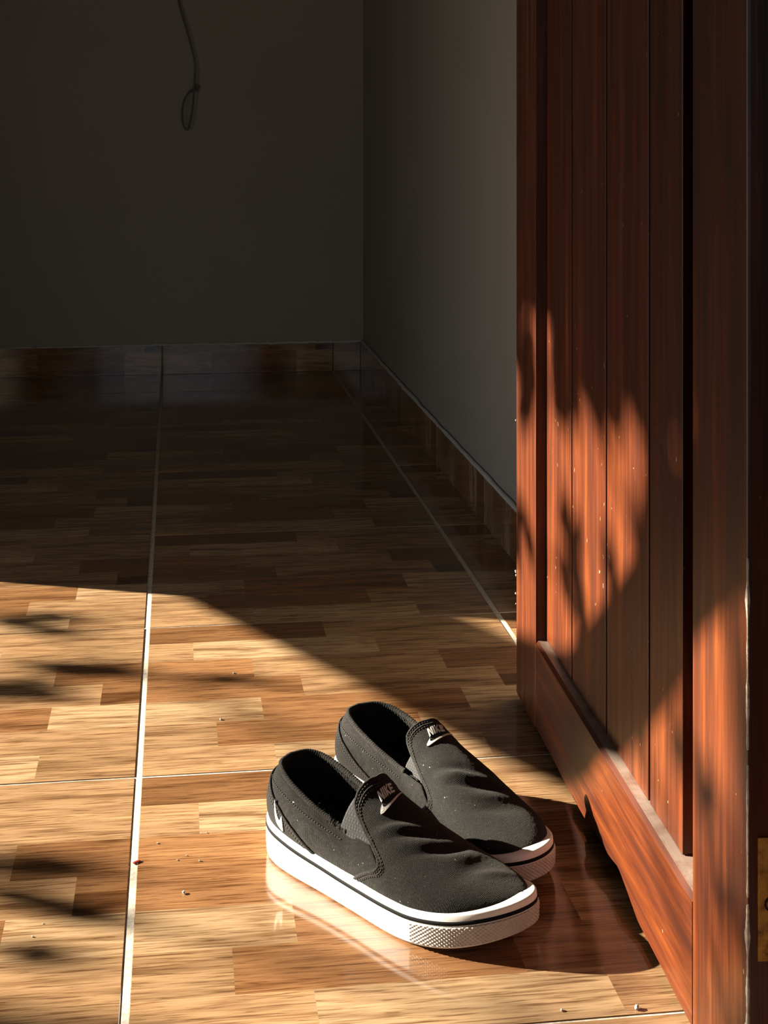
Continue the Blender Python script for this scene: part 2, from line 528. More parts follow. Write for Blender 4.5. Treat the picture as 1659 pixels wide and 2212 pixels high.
for (z0, z1) in ((.1090, 1.1195), (1.2405, DH - .1205)):
    for a, b in zip(edges[:-1], edges[1:]):
        box('board', a + .0026, b - .0026, -.0238, -.0125, z0, z1, M['door_v'], door, .0010)
# pale chipped wood along the near arris
def chip_strip(name, z0, z1, w):
    n = int((z1 - z0) / .004); zs = np.linspace(z0, z1, n)
    ww = w * np.clip(.35 + .65 * np.sin(zs * 140) * np.sin(zs * 53 + 1), .06, 1) * (.6 + .8 * RNG.random(n)); ww[0] = ww[-1] = .0003
    V, F = [], []
    for z, q in zip(zs, ww):
        V += [(.0004 - .0012, .0003, z), (q, .00035, z), (q * .8, -.0010, z), (-.0005, -.0006 - q * .25, z)]
    for i in range(n - 1):
        for k in range(4):
            a, b = 4 * i + k, 4 * i + (k + 1) % 4; F.append([a, b, b + 4, a + 4])
    F.append([0, 1, 2, 3]); F.append([4 * (n - 1) + k for k in (3, 2, 1, 0)])
    return mesh(name, V, F, M['rawwood'], door)
chip_strip('chipped_arris', .27, .40, .0034)
chip_strip('chipped_arris', .05, .165, .0052)
chip_strip('chipped_arris', .17, .26, .0016)
# splintered bits on the far arris
for z, r in ((.155, .0012), (.150, .0008), (.128, .0009), (.34, .0008), (.115, .0006)):
    bm = bmesh.new(); bmesh.ops.create_icosphere(bm, subdivisions=1, radius=r)
    for v in bm.verts: v.co *= random.uniform(.6, 1.3); v.co.z *= 1.8
    me = bpy.data.meshes.new('splinter'); bm.to_mesh(me); bm.free()
    o = add('splinter', me, M['rawwood'], door); o.location = (DL - .0005, .0006, z)
# butt hinge let into the near edge
hx = -.0015
hinge = box('hinge', -.0016, .001, -.0375, -.0068, .1266, .2105, M['brass'], door, .0006)
tube('knuckle', [(-.004, -.0425, .1266), (-.004, -.0425, .2105)], .0045, M['brass'], hinge, seg=12)
for z, y in ((.1655, -.0165), (.19, -.028), (.143, -.028)):
    bm = bmesh.new(); bmesh.ops.create_cone(bm, segments=18, radius1=.0042, radius2=.0034, depth=.0012, cap_ends=True)
    me = bpy.data.meshes.new('screw'); bm.to_mesh(me); bm.free()
    o = add('screw', me, M['brass'], hinge); o.rotation_euler = (0, -math.pi / 2, 0); o.location = (-.0021, y, z)
    tube('screw_ring', [(-.0018, y + .0048 * math.cos(a), z + .0048 * math.sin(a)) for a in np.linspace(0, 2 * math.pi, 20, endpoint=False)], .0006, M['dark'], hinge, closed=True, seg=5)
    s = box('slot', -.0030, -.0026, y - .0028, y + .0028, z - .0004, z + .0004, M['dark'], hinge)

# door frame jamb beside the hinge
jamb = tag(box('trim_1', .4275, .4315, YF - .15, YF + .012, -.03, 2.08, M['door_v']), 'dark wooden door jamb', kind='structure')

# ---------------------------------------------------------------- outside the left doorway
PX = -1.795                                # plane of the unseen trunk, added to cast the slanted shadow band
def e2(P):                                   # where the ray that lands on P crosses that plane
    q = (P[0] - PX) / .93
    return Vector((PX, P[1] + .367 * q, SUN_TAN * q))
A, B = e2((.027, 2.276)), e2((.41, 1.566))
dv = (B - A).normalized(); up = Vector((0, -dv.z, dv.y)); up = up if up.z > 0 else -up
TR = [(-2.9, .02, .085), (-2.2, .05, .085), (-1.4, .07, .082), (-.6, .074, .077), (0, .075, .075), (.3, .072, .072), (.6, .066, .066), (.76, .105, .064), (.92, .152, .062), (1.06, .20, .060), (1.25, .25, .058), (1.5, .32, .055), (1.9, .45, .05)]  # bend shaped so the shadow rises across the door
pts = spline([tuple(A + dv * a + up * u) for a, u, r in TR], 6)
trunk = tag(empty('shadow_trunk', (PX, 5.7, -.04)), 'unseen bent trunk added outside the left doorway to cast a slanted shadow band', 'tree')
o = tube('trunk', pts, np.interp(np.linspace(0, 1, len(pts)), np.linspace(0, 1, len(TR)), [q[2] for q in TR]), M['bark'], trunk, seg=14)
o.matrix_parent_inverse = Matrix.Translation((-PX, -5.7, .04))
tag(box('shade_roof', -3.05, XL - .15, -1.0, 7.0, 1.965, 2.05, M['bark']), 'unseen roof slab added outside the left wall to cut off the sun above', kind='structure')  # slab added to end the sunlight on the upper door and block sky
# ---------------------------------------------------------------- cable on the back wall
cp = [(-.055, 4.445, 1.95), (-.05, 4.445, 1.6), (-.02, 4.445, 1.25), (.006, 4.442, 1.094), (.033, 4.438, .999), (.053, 4.436, .918), (.0545, 4.434, .88), (.052, 4.432, .837), (.050, 4.43, .80), (.046, 4.43, .769), (.040, 4.43, .735), (.033, 4.43, .715), (.024, 4.43, .722), (.018, 4.43, .745), (.018, 4.43, .775), (.024, 4.432, .802), (.036, 4.436, .822), (.050, 4.44, .833), (.066, 4.442, .843)]
cab = empty('hanging_cable', (-.055, 4.45, 1.95))
tag(cab, 'thin dark cable hanging down the back wall, its end tied in a loop', 'cable')
c0 = tube('cord', spline(cp, 8), .0030, M['cable'], cab, seg=8); c0.matrix_parent_inverse = Matrix.Translation((.055, -4.45, -1.95))
kn = [(.058 + .006 * math.cos(a), 4.441, .838 + .006 * math.sin(a)) for a in np.linspace(0, 2 * math.pi, 14, endpoint=False)]
k0 = tube('knot', kn, .0036, M['cable'], cab, closed=True, seg=8); k0.matrix_parent_inverse = Matrix.Translation((.055, -4.45, -1.95))

# ---------------------------------------------------------------- shoes
L = .302
OUT = np.array([(0, 0), (.008, -.045), (.035, -.088), (.1, -.118), (.2, -.130), (.35, -.134), (.5, -.148), (.64, -.168), (.75, -.176), (.85, -.163), (.93, -.122), (.982, -.06), (1, .005), (.985, .062), (.94, .110), (.87, .142), (.78, .157), (.68, .155), (.55, .135), (.42, .120), (.3, .118), (.2, .121), (.1, .112), (.035, .085), (.008, .044)])
OUT[:, 1] = OUT[:, 1] * 1.005 - .1433 * OUT[:, 0] * (1 - OUT[:, 0])
NO = 240
OL = resample(spline(OUT, 16, True) * L, NO, True)          # sole outline: heel, lateral side, toe, medial side
def offs(P, d):
    T = np.roll(P, -1, 0) - np.roll(P, 1, 0); T /= np.linalg.norm(T, axis=1, keepdims=True)
    return P + d * np.stack([T[:, 1], -T[:, 0]], 1) * -1     # +d is outwards
_c = OL.mean(0)
if ((offs(OL, .01) - _c) ** 2).sum() < ((OL - _c) ** 2).sum():
    _o = offs
    def offs(P, d): return _o(P, -d)
def z_bot(xf): return np.where(xf > .66, .017 * (np.clip(xf - .66, 0, 1) / .34) ** 2, 0) + np.where(xf < .05, .005 * ((.05 - np.clip(xf, 0, 1)) / .05) ** 2, 0)
def z_top(xf): return pinterp(xf, [0, .12, .3, .5, .7, .85, .95, 1.0], [.0375, .0355, .0315, .0295, .0300, .0345, .0405, .0440])
XF = OL[:, 0] / L
def ring(d, z):
    P = offs(OL, d); return np.column_stack([P, z])

def loft(rings, cap_first=False, cap_last=False):
    V = np.vstack(rings); n = len(rings[0]); F = []
    for r in range(len(rings) - 1):
        for i in range(n):
            j = (i + 1) % n
            F.append([r * n + i, r * n + j, (r + 1) * n + j, (r + 1) * n + i])
    if cap_first: F.append(list(range(n))[::-1])
    if cap_last: F.append([(len(rings) - 1) * n + i for i in range(n)])
    return V, F

UP = offs(OL, (-.0035 - .0060 * np.clip((XF - .80) / .2, 0, 1) ** 1.5)[:, None])                          # foot of the upper
toe_i = int(np.argmax(UP[:, 0])); heel_i = int(np.argmin(UP[:, 0]))
lat = UP[heel_i if heel_i < toe_i else 0:toe_i + 1]; med = UP[toe_i:]
lat = lat[np.argsort(lat[:, 0])]; med = med[np.argsort(med[:, 0])]
X_TOE = UP[:, 0].max(); X_HEEL = UP[:, 0].min()
def y_lat(x): return np.interp(x, lat[:, 0], lat[:, 1])
def y_med(x): return np.interp(x, med[:, 0], med[:, 1])
def y_tip(): return UP[toe_i, 1]
CR = [[.30, .36, .40, .44, .50, .57, .64, .71, .78, .85, .91, .955, .985, 1.0],
      [.108, .106, .1035, .1010, .0925, .0825, .0720, .0630, .0560, .0508, .0482, .0468, .0458, .0450]]
def crown(xf): return pinterp(xf, *CR)

class Shoe:
    """mir = 1: shoe whose lateral side is -y; mir = -1 is its mirror image"""
    def __init__(self, mir, wr, tdx=0.0, tdz=0.0):
        self.mir = mir; self.wr = wr; self.tdx = tdx; self.tdz = tdz
    def S(self, x, phi, off=0.0, wrinkle=True):
        """point of the vamp surface at length x (m) and section angle phi (0 lateral foot .. pi medial foot)"""
        x = np.asarray(x, float); phi = np.asarray(phi, float)
        x, phi = np.broadcast_arrays(x, phi)
        xf = x / L
        e = 1e-4
        def raw(x, phi):
            xf = x / L
            yl, ym = y_lat(x), y_med(x); yc = (yl + ym) / 2; hw = (ym - yl) / 2
            u = np.clip((x - X_TOE + .045) / .045, 0, 1)
            zb = z_top(xf) - .002
            cz = crown(xf) + self.tdz * np.clip((.62 - xf) / .15, 0, 1)
            h = (cz - zb) * np.sqrt(np.clip(1 - u ** 2.6, 0, 1))
            a = .86 - .14 * np.clip((xf - .5) / .4, 0, 1); b = .86 - .10 * np.clip((xf - .5) / .4, 0, 1)
            cs = np.cos(phi); sn = np.clip(np.sin(phi), 0, 1)
            y = yc - hw * np.sign(cs) * np.abs(cs) ** a + .004 * sn ** 2 * np.clip((xf - .45) / .3, 0, 1)
            z = zb + h * sn ** b
            if wrinkle:
                yy = y - yc
                for (x0, sl, cv, amp, wd, y0, yw) in self.wr:
                    r = x - (x0 + sl * yy + cv * yy * yy)
                    z = z + amp * np.exp(-(r / wd) ** 2) * np.exp(-((yy - y0) / yw) ** 2) * np.clip(sn * 2.2 - .25, 0, 1)
            return np.stack([x, y, z], -1)
        P = raw(x, phi)
        if off:
            N = self.norm(raw, x, phi); P = P + off * N
        return P
    @staticmethod
    def norm(raw, x, phi):
        e = 3e-4
        a = raw(np.clip(x + e, None, X_TOE - 1e-5), phi) - raw(x - e, phi)
        b = raw(x, np.clip(phi + .02, 0, math.pi)) - raw(x, np.clip(phi - .02, 0, math.pi))
        n = np.cross(a, b); n /= np.maximum(np.linalg.norm(n, axis=-1, keepdims=True), 1e-9)
        c = raw(x, phi).copy(); c[..., 1] -= (y_lat(x) + y_med(x)) / 2; c[..., 2] -= .02; c[..., 0] = 0
        s = np.sign((n * c).sum(-1, keepdims=True)); s[s == 0] = 1
        return n * s
    def N(self, x, phi):
        x = np.asarray(x, float); phi = np.asarray(phi, float)
        return self.norm(lambda a, b: self.S(a, b, 0), x, phi)
    def on_top(self, x, y, h):
        """point at length x and sideways y (from the centre line), h above the vamp"""
        x = np.asarray(x, float); y = np.asarray(y, float)
        yl, ym = y_lat(x), y_med(x); hw = (ym - yl) / 2; xf = x / L
        a = .86 - .14 * np.clip((xf - .5) / .4, 0, 1)
        cs = np.sign(-y) * (np.abs(y) / hw) ** (1 / a)
        phi = np.arccos(np.clip(cs, -1, 1))
        P = self.S(x, phi) + np.asarray(h)[..., None] * self.N(x, phi)
        P[..., 2] += .004 * np.exp(-((x - self.xe(phi)) / .012) ** 2) * np.clip((np.sin(phi) - .7) / .3, 0, 1)
        return P
    # rear part of the upper
    QT_A = [0, .12, .25, .4, .55, .7, .82, 1.0]
    QT = np.array([(.0150, 0, .0865), (.0200, .0165, .0865), (.0355, .0280, .0840), (.0600, .0328, .0775), (.0840, .0335, .0705), (.1070, .0328, .0645), (.1260, .0332, .0610), (.1620, .0358, .0600)])
    QB_X = [(0, 0.0), (.12, .016), (.25, .034), (.4, .060), (.55, .090), (.7, .122), (.82, .148), (1.0, .192)]
    def Q(self, t, v, off=0.0):
        """rear upper: t from -1 (lateral front) over 0 (heel) to 1 (medial front), v from sole 0 to collar 1"""
        t = np.asarray(t, float); v = np.asarray(v, float); t, v = np.broadcast_arrays(t, v)
        a = np.abs(t); sg = np.where(t < 0, -1.0, 1.0)
        T = np.stack([pinterp(a, self.QT_A, self.QT[:, k]) for k in range(3)], -1)
        T[..., 1] = T[..., 1] * sg - .1433 * (T[..., 0] / L) * (1 - T[..., 0] / L) * L
        # foot: by arc length along the outline from the heel
        sarc = pinterp(a, [q[0] for q in self.QB_X], [0, .026, .053, .083, .114, .147, .173, .218])
        def foot(sg):
            P = self.arc[sg]; s = self.arcs[sg]
            return np.stack([np.interp(sarc, s, P[:, 0]), np.interp(sarc, s, P[:, 1])], -1)
        Bxy = np.where((t < 0)[..., None], foot(-1), foot(1))
        B = np.concatenate([Bxy, (z_top(Bxy[..., 0] / L) - .002)[..., None]], -1)
        P = B + (T - B) * v[..., None]
        cen = np.stack([np.clip(P[..., 0], .045, None), -.1433 * (P[..., 0] / L) * (1 - P[..., 0] / L) * L], -1)
        o = P[..., :2] - cen; o /= np.maximum(np.linalg.norm(o, axis=-1, keepdims=True), 1e-6)
        bul = .0055 * np.sin(math.pi * np.clip(v, 0, 1)) ** .8 * (1 + .25 * np.cos(math.pi * np.clip(a * 2, 0, 1))) * (1 - .85 * np.clip((a - .5) / .3, 0, 1)) - .0012 * np.clip((a - .6) / .2, 0, 1) + off
        P[..., :2] += o * bul[..., None]
        return P
    UPH = np.roll(UP, -heel_i, 0)
    _rev = np.vstack([UPH[:1], UPH[1:][::-1]])
    arc = {-1: UPH if UPH[10, 1] < 0 else _rev, 1: _rev if UPH[10, 1] < 0 else UPH}
    arcs = {k: np.concatenate([[0], np.cumsum(np.linalg.norm(np.diff(v, axis=0), axis=1))]) for k, v in arc.items()}

    def fix(self, V):
        V = np.asarray(V, float).reshape(-1, 3).copy()
        V[:, 1] *= self.mir
        return V
    def part(self, name, V, F, mat, parent, smooth=True, thick=0.0, level=0):
        o = mesh(name, self.fix(V), F, mat, parent, smooth)
        bm = bmesh.new(); bm.from_mesh(o.data)
        bmesh.ops.remove_doubles(bm, verts=bm.verts, dist=2e-5)
        bmesh.ops.recalc_face_normals(bm, faces=bm.faces)
        bm.to_mesh(o.data); bm.free()
        nsum = 0.0
        for p in o.data.polygons:
            c = p.center; nsum += (p.normal.x * (c.x - L / 2) + p.normal.y * (c.y + .008 * self.mir) + p.normal.z * (c.z - .02)) * p.area
        if nsum < 0: o.data.flip_normals()
        if thick:
            md = o.modifiers.new('thickness', 'SOLIDIFY'); md.thickness = thick; md.offset = -1
        return o
    def ptube(self, name, P, r, mat, parent, **kw):
        if kw.get('normals') is not None: kw['normals'] = self.fix(kw['normals'])
        return tube(name, self.fix(P), r, mat, parent, **kw)
    def stitches(self, name, P, mat, parent, pitch=.0032, ln=.0021, r=.00045, normals=None, up=.0):
        P = np.asarray(P, float); T = frames(P)
        s = np.concatenate([[0], np.cumsum(np.linalg.norm(np.diff(P, axis=0), axis=1))])
        V, F = [], []
        N = np.asarray(normals, float)
        for q in np.arange(pitch, s[-1] - pitch, pitch):
            f = lambda A, q: np.array([np.interp(q, s, A[:, k]) for k in range(3)])
            p = f(P, q); t = f(T, q); n = f(N, q); n /= np.linalg.norm(n); t /= np.linalg.norm(t); b = np.cross(t, n)
            p = p + n * up; k0 = len(V)
            for (e, w) in ((-.5, .45), (-.25, 1), (.25, 1), (.5, .45)):
                for a in range(5):
                    an = 2 * math.pi * a / 5
                    V.append(p + t * ln * e + r * w * (b * math.cos(an) + n * math.sin(an)))
            for i in range(3):
                for a in range(5):
                    F.append([k0 + i * 5 + a, k0 + i * 5 + (a + 1) % 5, k0 + (i + 1) * 5 + (a + 1) % 5, k0 + (i + 1) * 5 + a])
            F.append([k0 + a for a in range(5)][::-1]); F.append([k0 + 15 + a for a in range(5)])
        o = self.part(name, V, F, mat, parent)
        o['kind'] = 'stuff'
        return o

    XE_PHI = np.radians([0, 8, 15, 22, 27, 33, 40, 47, 53, 62, 75, 90])
    XE_X = np.array([.490, .540, .580, .592, .585, .555, .505, .458, .440, .436, .440, .446]) * L
    def xe(self, phi):
        p = np.minimum(phi, math.pi - phi)
        return pinterp(p, self.XE_PHI, self.XE_X) + self.tdx * np.clip((p - .5) / .5, 0, 1)

# embroidered marks as ribbons between two edges that run from one tip to the other
SW_UP = [(1.0, .44), (.70, .250), (.45, .120), (.32, .070), (.235, .062), (.180, .098), (.172, .17), (.205, .29)]
SW_LO = [(1.0, .44), (.80, .255), (.55, .078), (.30, -.036), (.16, -.066), (.07, -.050), (.03, .0), (.045, .08), (.10, .18), (.205, .29)]
HM_UP = [(.0, 1.0), (.17, .74), (.32, .52), (.48, .39), (.62, .36), (.74, .42), (1.0, .63)]
HM_LO = [(.0, 1.0), (.04, .66), (.12, .34), (.25, .16), (.6, .05), (.9, .0), (1.0, .1), (1.02, .4), (1.0, .63)]
def ribbon(upper, lower, fmap, h, n=28, m=5, smooth=True):
    """vertices and faces of a raised ribbon laid onto a surface by fmap(a, b, height)"""
    U = resample(spline(upper, 8) if smooth else np.array(upper, float), n); W = resample(spline(lower, 8) if smooth else np.array(lower, float), n)
    k = np.linspace(0, 1, m)
    G = U[:, None, :] * (1 - k)[None, :, None] + W[:, None, :] * k[None, :, None]
    a, b = G[..., 0].ravel(), G[..., 1].ravel()
    V = np.vstack([fmap(a, b, np.full(n * m, h)), fmap(a, b, np.full(n * m, -.0004))])
    F = grid_faces(n, m) + [[q + n * m for q in f[::-1]] for f in grid_faces(n, m)]
    rim = [i * m for i in range(n)] + [(n - 1) * m + q for q in range(1, m)] + [i * m + m - 1 for i in range(n - 2, -1, -1)] + list(range(m - 2, 0, -1))
    for q in range(len(rim)):
        p, r = rim[q], rim[(q + 1) % len(rim)]
        F.append([p, r, r + n * m, p + n * m])
    return V, F
def ribbons(name, parts, mat, parent):
    V, F = [], []
    for v, f in parts:
        F += [[q + len(V) for q in g] for g in f]; V += list(v)
    o = mesh(name, V, F, mat, parent)
    bm = bmesh.new(); bm.from_mesh(o.data)
    bmesh.ops.remove_doubles(bm, verts=bm.verts, dist=1e-6); bmesh.ops.recalc_face_normals(bm, faces=bm.faces)
    bm.to_mesh(o.data); bm.free()
    return o

def stroke(a, b, w):
    a, b = np.array(a, float), np.array(b, float); d = b - a; d /= np.linalg.norm(d); n = np.array([-d[1], d[0]]) * w / 2
    return [a - n, b - n], [a + n, b + n]
def letter_polys(ch, w=.18):
    if ch == 'N': return [stroke((.11, 0), (.11, 1), w), stroke((.11, .98), (.69, .02), w), stroke((.69, 0), (.69, 1), w)], .92
    if ch == 'I': return [stroke((.11, 0), (.11, 1), w)], .36
    if ch == 'K': return [stroke((.11, 0), (.11, 1), w), stroke((.16, .42), (.66, 1), w), stroke((.22, .55), (.68, 0), w)], .86
    if ch == 'E': return [stroke((.11, 0), (.11, 1), w), stroke((.1, .91), (.72, .91), w), stroke((.1, .5), (.64, .5), w), stroke((.1, .09), (.72, .09), w)], .8

def build_shoe(loc, rz, mir, label, wr, seed, frayed, tdx=0.0, tdz=0.0):
    rng = np.random.default_rng(seed)
    s = Shoe(mir, wr, tdx, tdz)
    root = empty('slip_on_sneaker', loc, rz)
    tag(root, label, 'shoe', 'pair of slip-on sneakers')
    zb, zt = z_bot(XF), z_top(XF)
    # --- rubber sole
    rings = [ring(-.004, zb + .0000), ring(-.0012, zb + .0006), ring(0, zb + .003)]
    for v in (.25, .5, .75): rings.append(ring(.0008 * math.sin(math.pi * v), zb + .003 + (zt - zb - .003) * v))
    rings += [ring(0, zt - .0012), ring(-.0008, zt - .0002), ring(-.0030, zt), ring(-.0065, zt - .0002), ring(-.0125, zt - .0010), ring(-.0130, zt - .006)]
    V, F = loft(rings, True, True)
    mid = s.part('midsole', V, F, M['rubber'], root)
    # black pinstripe round the sole
    w0, w1 = .0090, .0053
    V, F = loft([ring(-.001, zt - w0), ring(.0011, zt - w0 + .0003), ring(.0012, zt - (w0 + w1) / 2), ring(.0011, zt - w1 - .0003), ring(-.001, zt - w1)])
    s.part('pinstripe', V, F, M['black_rubber'], mid)
    # tread under the sole
    V, F = loft([ring(-.012, zb + .0002), ring(-.0045, zb - .0002 + .0002), ring(-.0045, zb + .0015), ring(-.012, zb + .0015)])
    # toe bumper with a raised diamond pattern
    NB, nv = 480, 60
    il = int(np.argmin(np.abs(XF[:toe_i] - .735))); im = toe_i + int(np.argmin(np.abs(XF[toe_i:] - .80)))
    seg = resample(np.column_stack([offs(OL, 0)[il:im + 1], zb[il:im + 1], zt[il:im + 1]]), NB)
    T2 = np.gradient(seg[:, :2], axis=0); T2 /= np.linalg.norm(T2, axis=1, keepdims=True)
    N2 = np.stack([T2[:, 1], -T2[:, 0]], 1)
    if ((seg[:, :2] + N2 * .01 - OL.mean(0)) ** 2).sum() < ((seg[:, :2] - OL.mean(0)) ** 2).sum(): N2 = -N2
    V = []
    sl = np.concatenate([[0], np.cumsum(np.linalg.norm(np.diff(seg[:, :2], axis=0), axis=1))])
    for i in range(NB):
        ed = min(sl[i], sl[-1] - sl[i]); 
        for j in range(nv):
            v = j / (nv - 1)
            rise = max(0.0, 1 - (ed / .012)) ** 2 * .25
            z = seg[i, 2] + .0022 + (seg[i, 3] - .0092 - seg[i, 2] - .0022) * (rise * .2 + v * (1 - rise * .5))
            body = .0008 * math.sin(math.pi * min(1, (z - seg[i, 2]) / max(1e-4, seg[i, 3] - seg[i, 2]))) + .0009
            fr = min(1, ed / .0015) * min(1, v / .05) * min(1, (1 - v) / .06)
            a = (sl[i] / .0021 + (z / .0016)) ; b = (sl[i] / .0021 - (z / .0016))
            dm = abs(math.sin(math.pi * a * .5)) * abs(math.sin(math.pi * b * .5))
            d = (body + .0010 * dm * (.75 + .5 * rng.random())) * fr - .0006 * (1 - fr)
            V.append((*(seg[i, :2] + N2[i] * d), z))
    s.part('toe_bumper', V, grid_faces(NB, nv), M['bumper'], mid)
    # insole
    ins = offs(OL, -.0068); sel = ins[ins[:, 0] < .75 * L]
    V = [(x, y, .0375) for x, y in sel] + [(x, y, .030) for x, y in sel]; n = len(sel)
    F = [list(range(n)), list(range(n, 2 * n))[::-1]] + [[i, (i + 1) % n, n + (i + 1) % n, n + i] for i in range(n)]
    s.part('insole', V, F, M['lining'], root, smooth=False)
    # --- quarter (rear upper)
    nt, nvq = 150, 22
    tt = np.linspace(-1, 1, nt); vv = np.linspace(0, 1, nvq)
    V = s.Q(tt[:, None], vv[None, :]); V = V.reshape(-1, 3)
    V += rng.normal(0, .00012, V.shape)
    s.part('quarter', V, grid_faces(nt, nvq), M['canvas'], root, thick=.0016)
    # ribbed lining inside the collar
    nt2 = 420; tt2 = np.linspace(-.93, .93, nt2); vv2 = np.linspace(.02, .985, 14)
    A = s.Q(tt2[:, None], vv2[None, :], -.0042)
    rib = .0005 * np.sin(tt2[:, None] * 300 + vv2[None, :] * 9)
    A2 = s.Q(tt2[:, None], vv2[None, :], -.0032)
    V = A + (A2 - A) * (rib / .001)[..., None]
    s.part('collar_lining', V.reshape(-1, 3), grid_faces(nt2, 14), M['lining'], root)
    # rolled collar edge
    tc = np.linspace(-.845, .845, 300)
    P = s.Q(tc, np.ones_like(tc) * 1.0, -.0018); P[:, 2] += .0006
    if frayed:
        k = np.clip((-tc - .70) / .1, 0, 1); P += rng.normal(0, .0007, P.shape) * k[:, None]
    rr = .0026 + .00028 * np.sin(np.arange(300) * 2.1)
    s.ptube('collar_edge', P, rr, M['canvas3'], root, seg=10)
    # seam of stitching below the collar edge
    ts = np.linspace(-.80, .80, 220)
    P = s.Q(ts, np.full(220, .78), .0004); Nn = s.Q(ts, np.full(220, .78), .003) - P
    s.stitches('collar_stitching', P, M['thread'], root, normals=Nn, up=.0002)
    # --- heel counter, an overlaid panel
    def edge_v(a):                                    # top edge of the panel, as a height on the quarter
        return pinterp(a, [0, .10, .18, .26, .34, .42, .50, .56], [.86, .80, .70, .56, .42, .28, .12, .0])
    nh = 90; th = np.linspace(-.56, .56, nh)
    V = np.array([[s.Q(t, edge_v(abs(t)) * q, .0012) for q in np.linspace(0, 1, 12)] for t in th]).reshape(-1, 3)
    hc = s.part('heel_counter', V, grid_faces(nh, 12), M['canvas2'], root, thick=.0012)
    te = np.linspace(-.555, .555, 160); ve = edge_v(np.abs(te))
    P = s.Q(te, ve, .0013); Nn = s.Q(te, ve, .004) - P
    s.ptube('counter_edge', P, .0011, M['canvas3'], hc, seg=8)
    for dv_ in (.055, .12):
        v2 = np.clip(ve - dv_, 0.0, 1); kk = v2 > .01
        P = s.Q(te[kk], v2[kk], .0013); Nn = s.Q(te[kk], v2[kk], .004) - P
        s.stitches('counter_stitching', P, M['thread'], hc, normals=Nn, up=.0001)
    # mark on the heel: the long tip points up
    def heel_map(a, b, h):
        t = -(.272 + .062 * a); v = .10 + .50 * b
        base = s.Q(t, v, .0012); out = s.Q(t, v, .0032) - base
        return s.fix(base + out / .002 * np.asarray(h)[:, None])
    ribbons('heel_mark', [ribbon(HM_UP, HM_LO, heel_map, .0011)], M['white_thread'], hc)
    # --- elastic gores, one each side under the vamp edge
    for side in (0, 1):
        ph = np.radians(np.linspace(19, 56, 18))
        G = np.zeros((34, 18, 3))
        for j, p in enumerate(ph):
            x0 = (.400 + .035 * (j / 17)) * L
            G[:, j] = s.S(np.linspace(x0, .64 * L, 34), np.full(34, p if side == 0 else math.pi - p), -.0042, False)
        s.part('elastic_gore', G.reshape(-1, 3), grid_faces(34, 18), M['knit'], root, thick=.0008)
    # --- vamp with its tongue
    npn, nx = 97, 130
    ph = np.linspace(0, math.pi, npn)
    V = np.zeros((npn, nx, 3)); u = np.linspace(0, 1, nx)
    for i, p in enumerate(ph):
        x0 = float(s.xe(p)); x = x0 + (X_TOE - 2e-4 - x0) * (1 - (1 - u) ** 1.5)
        V[i] = s.S(x, np.full(nx, p), .0012)
        lift = np.exp(-((x - x0) / .012) ** 2) * np.clip((math.sin(p) - .7) / .3, 0, 1)
        V[i, :, 2] += .004 * lift
    V += rng.normal(0, .00004, V.shape)
    vamp = s.part('vamp', V.reshape(-1, 3), grid_faces(npn, nx), M['canvas'], root, thick=.0022)
    pe = np.linspace(.01, math.pi - .01, 260)
    xe = np.array([float(s.xe(p)) for p in pe])
    def edge_line(dx, off):
        x = xe + dx; P = s.S(x, pe, off); Nn = s.N(x, pe)
        P[:, 2] += .004 * np.exp(-(dx / .012) ** 2) * np.clip((np.sin(pe) - .7) / .3, 0, 1)
        return P, Nn
    P, Nn = edge_line(.0012, .0009)
    s.ptube('vamp_edge', P, .0016, M['canvas3'], vamp, seg=8, normals=Nn, flat=.8)
    P, Nn = edge_line(.0062, .0012)
    s.ptube('vamp_welt', P, .0010, M['canvas3'], vamp, seg=8, normals=Nn, flat=.9)
    for dx in (.0034, .0082):
        P, Nn = edge_line(dx, .0013)
        s.stitches('vamp_stitching', P, M['thread'], vamp, normals=Nn, up=.0002, pitch=.0030)
    # embroidered mark on the tongue, read from the toe
    ex, ey = .1545 + tdx, -.0015 * mir
    def tongue_map(a, b, h):
        x = ex - np.asarray(b); y = (np.asarray(a) + ey) * mir
        P = s.on_top(x, y, np.asarray(h) + .0012)
        return s.fix(P)
    put = lambda P: np.array(P) * np.array([.036, .0164]) + np.array([-.0185, -.0046])
    ribbons('embroidered_mark', [ribbon(put(SW_UP), put(SW_LO), tongue_map, .0012)], M['white_thread'], vamp)
    hgt, cx = .0078, 0.0
    ws = [letter_polys(c)[1] for c in 'NIKE']; tot = sum(ws); sc = .0200 / tot
    for c in 'NIKE':
        polys, wd = letter_polys(c); parts = []
        for up_, lo_ in polys:
            ends = []
            for q in (np.array(up_), np.array(lo_)):
                ends.append(np.column_stack([(cx + q[:, 0]) * sc - .0105 + q[:, 1] * hgt * .35, q[:, 1] * hgt + .0016 + (cx + q[:, 0]) * sc * .10]))
            parts.append(ribbon(ends[0], ends[1], tongue_map, .0010, 8, 3, False))
        ribbons('letter', parts, M['white_thread'], vamp)
        cx += wd
    # loose threads where the collar has frayed
    if frayed:
        V, F = [], []
        for q in range(46):
            t = -rng.uniform(.52, .86); p = s.Q(t, 1.0, -.001); d = rng.normal(0, 1, 3); d[2] = abs(d[2]) * .6; d /= np.linalg.norm(d)
            ln = rng.uniform(.002, .006); bend = rng.normal(0, .0012, 3); k0 = len(V)
            for e in range(4):
                c = p + d * ln * e / 3 + bend * (e / 3) ** 2
                for a in range(3):
                    an = 2.094 * a; V.append(c + .00022 * np.array([math.cos(an), math.sin(an), .3 * math.sin(an)]))
            for e in range(3):
                for a in range(3): F.append([k0 + e * 3 + a, k0 + e * 3 + (a + 1) % 3, k0 + e * 3 + 3 + (a + 1) % 3, k0 + e * 3 + 3 + a])
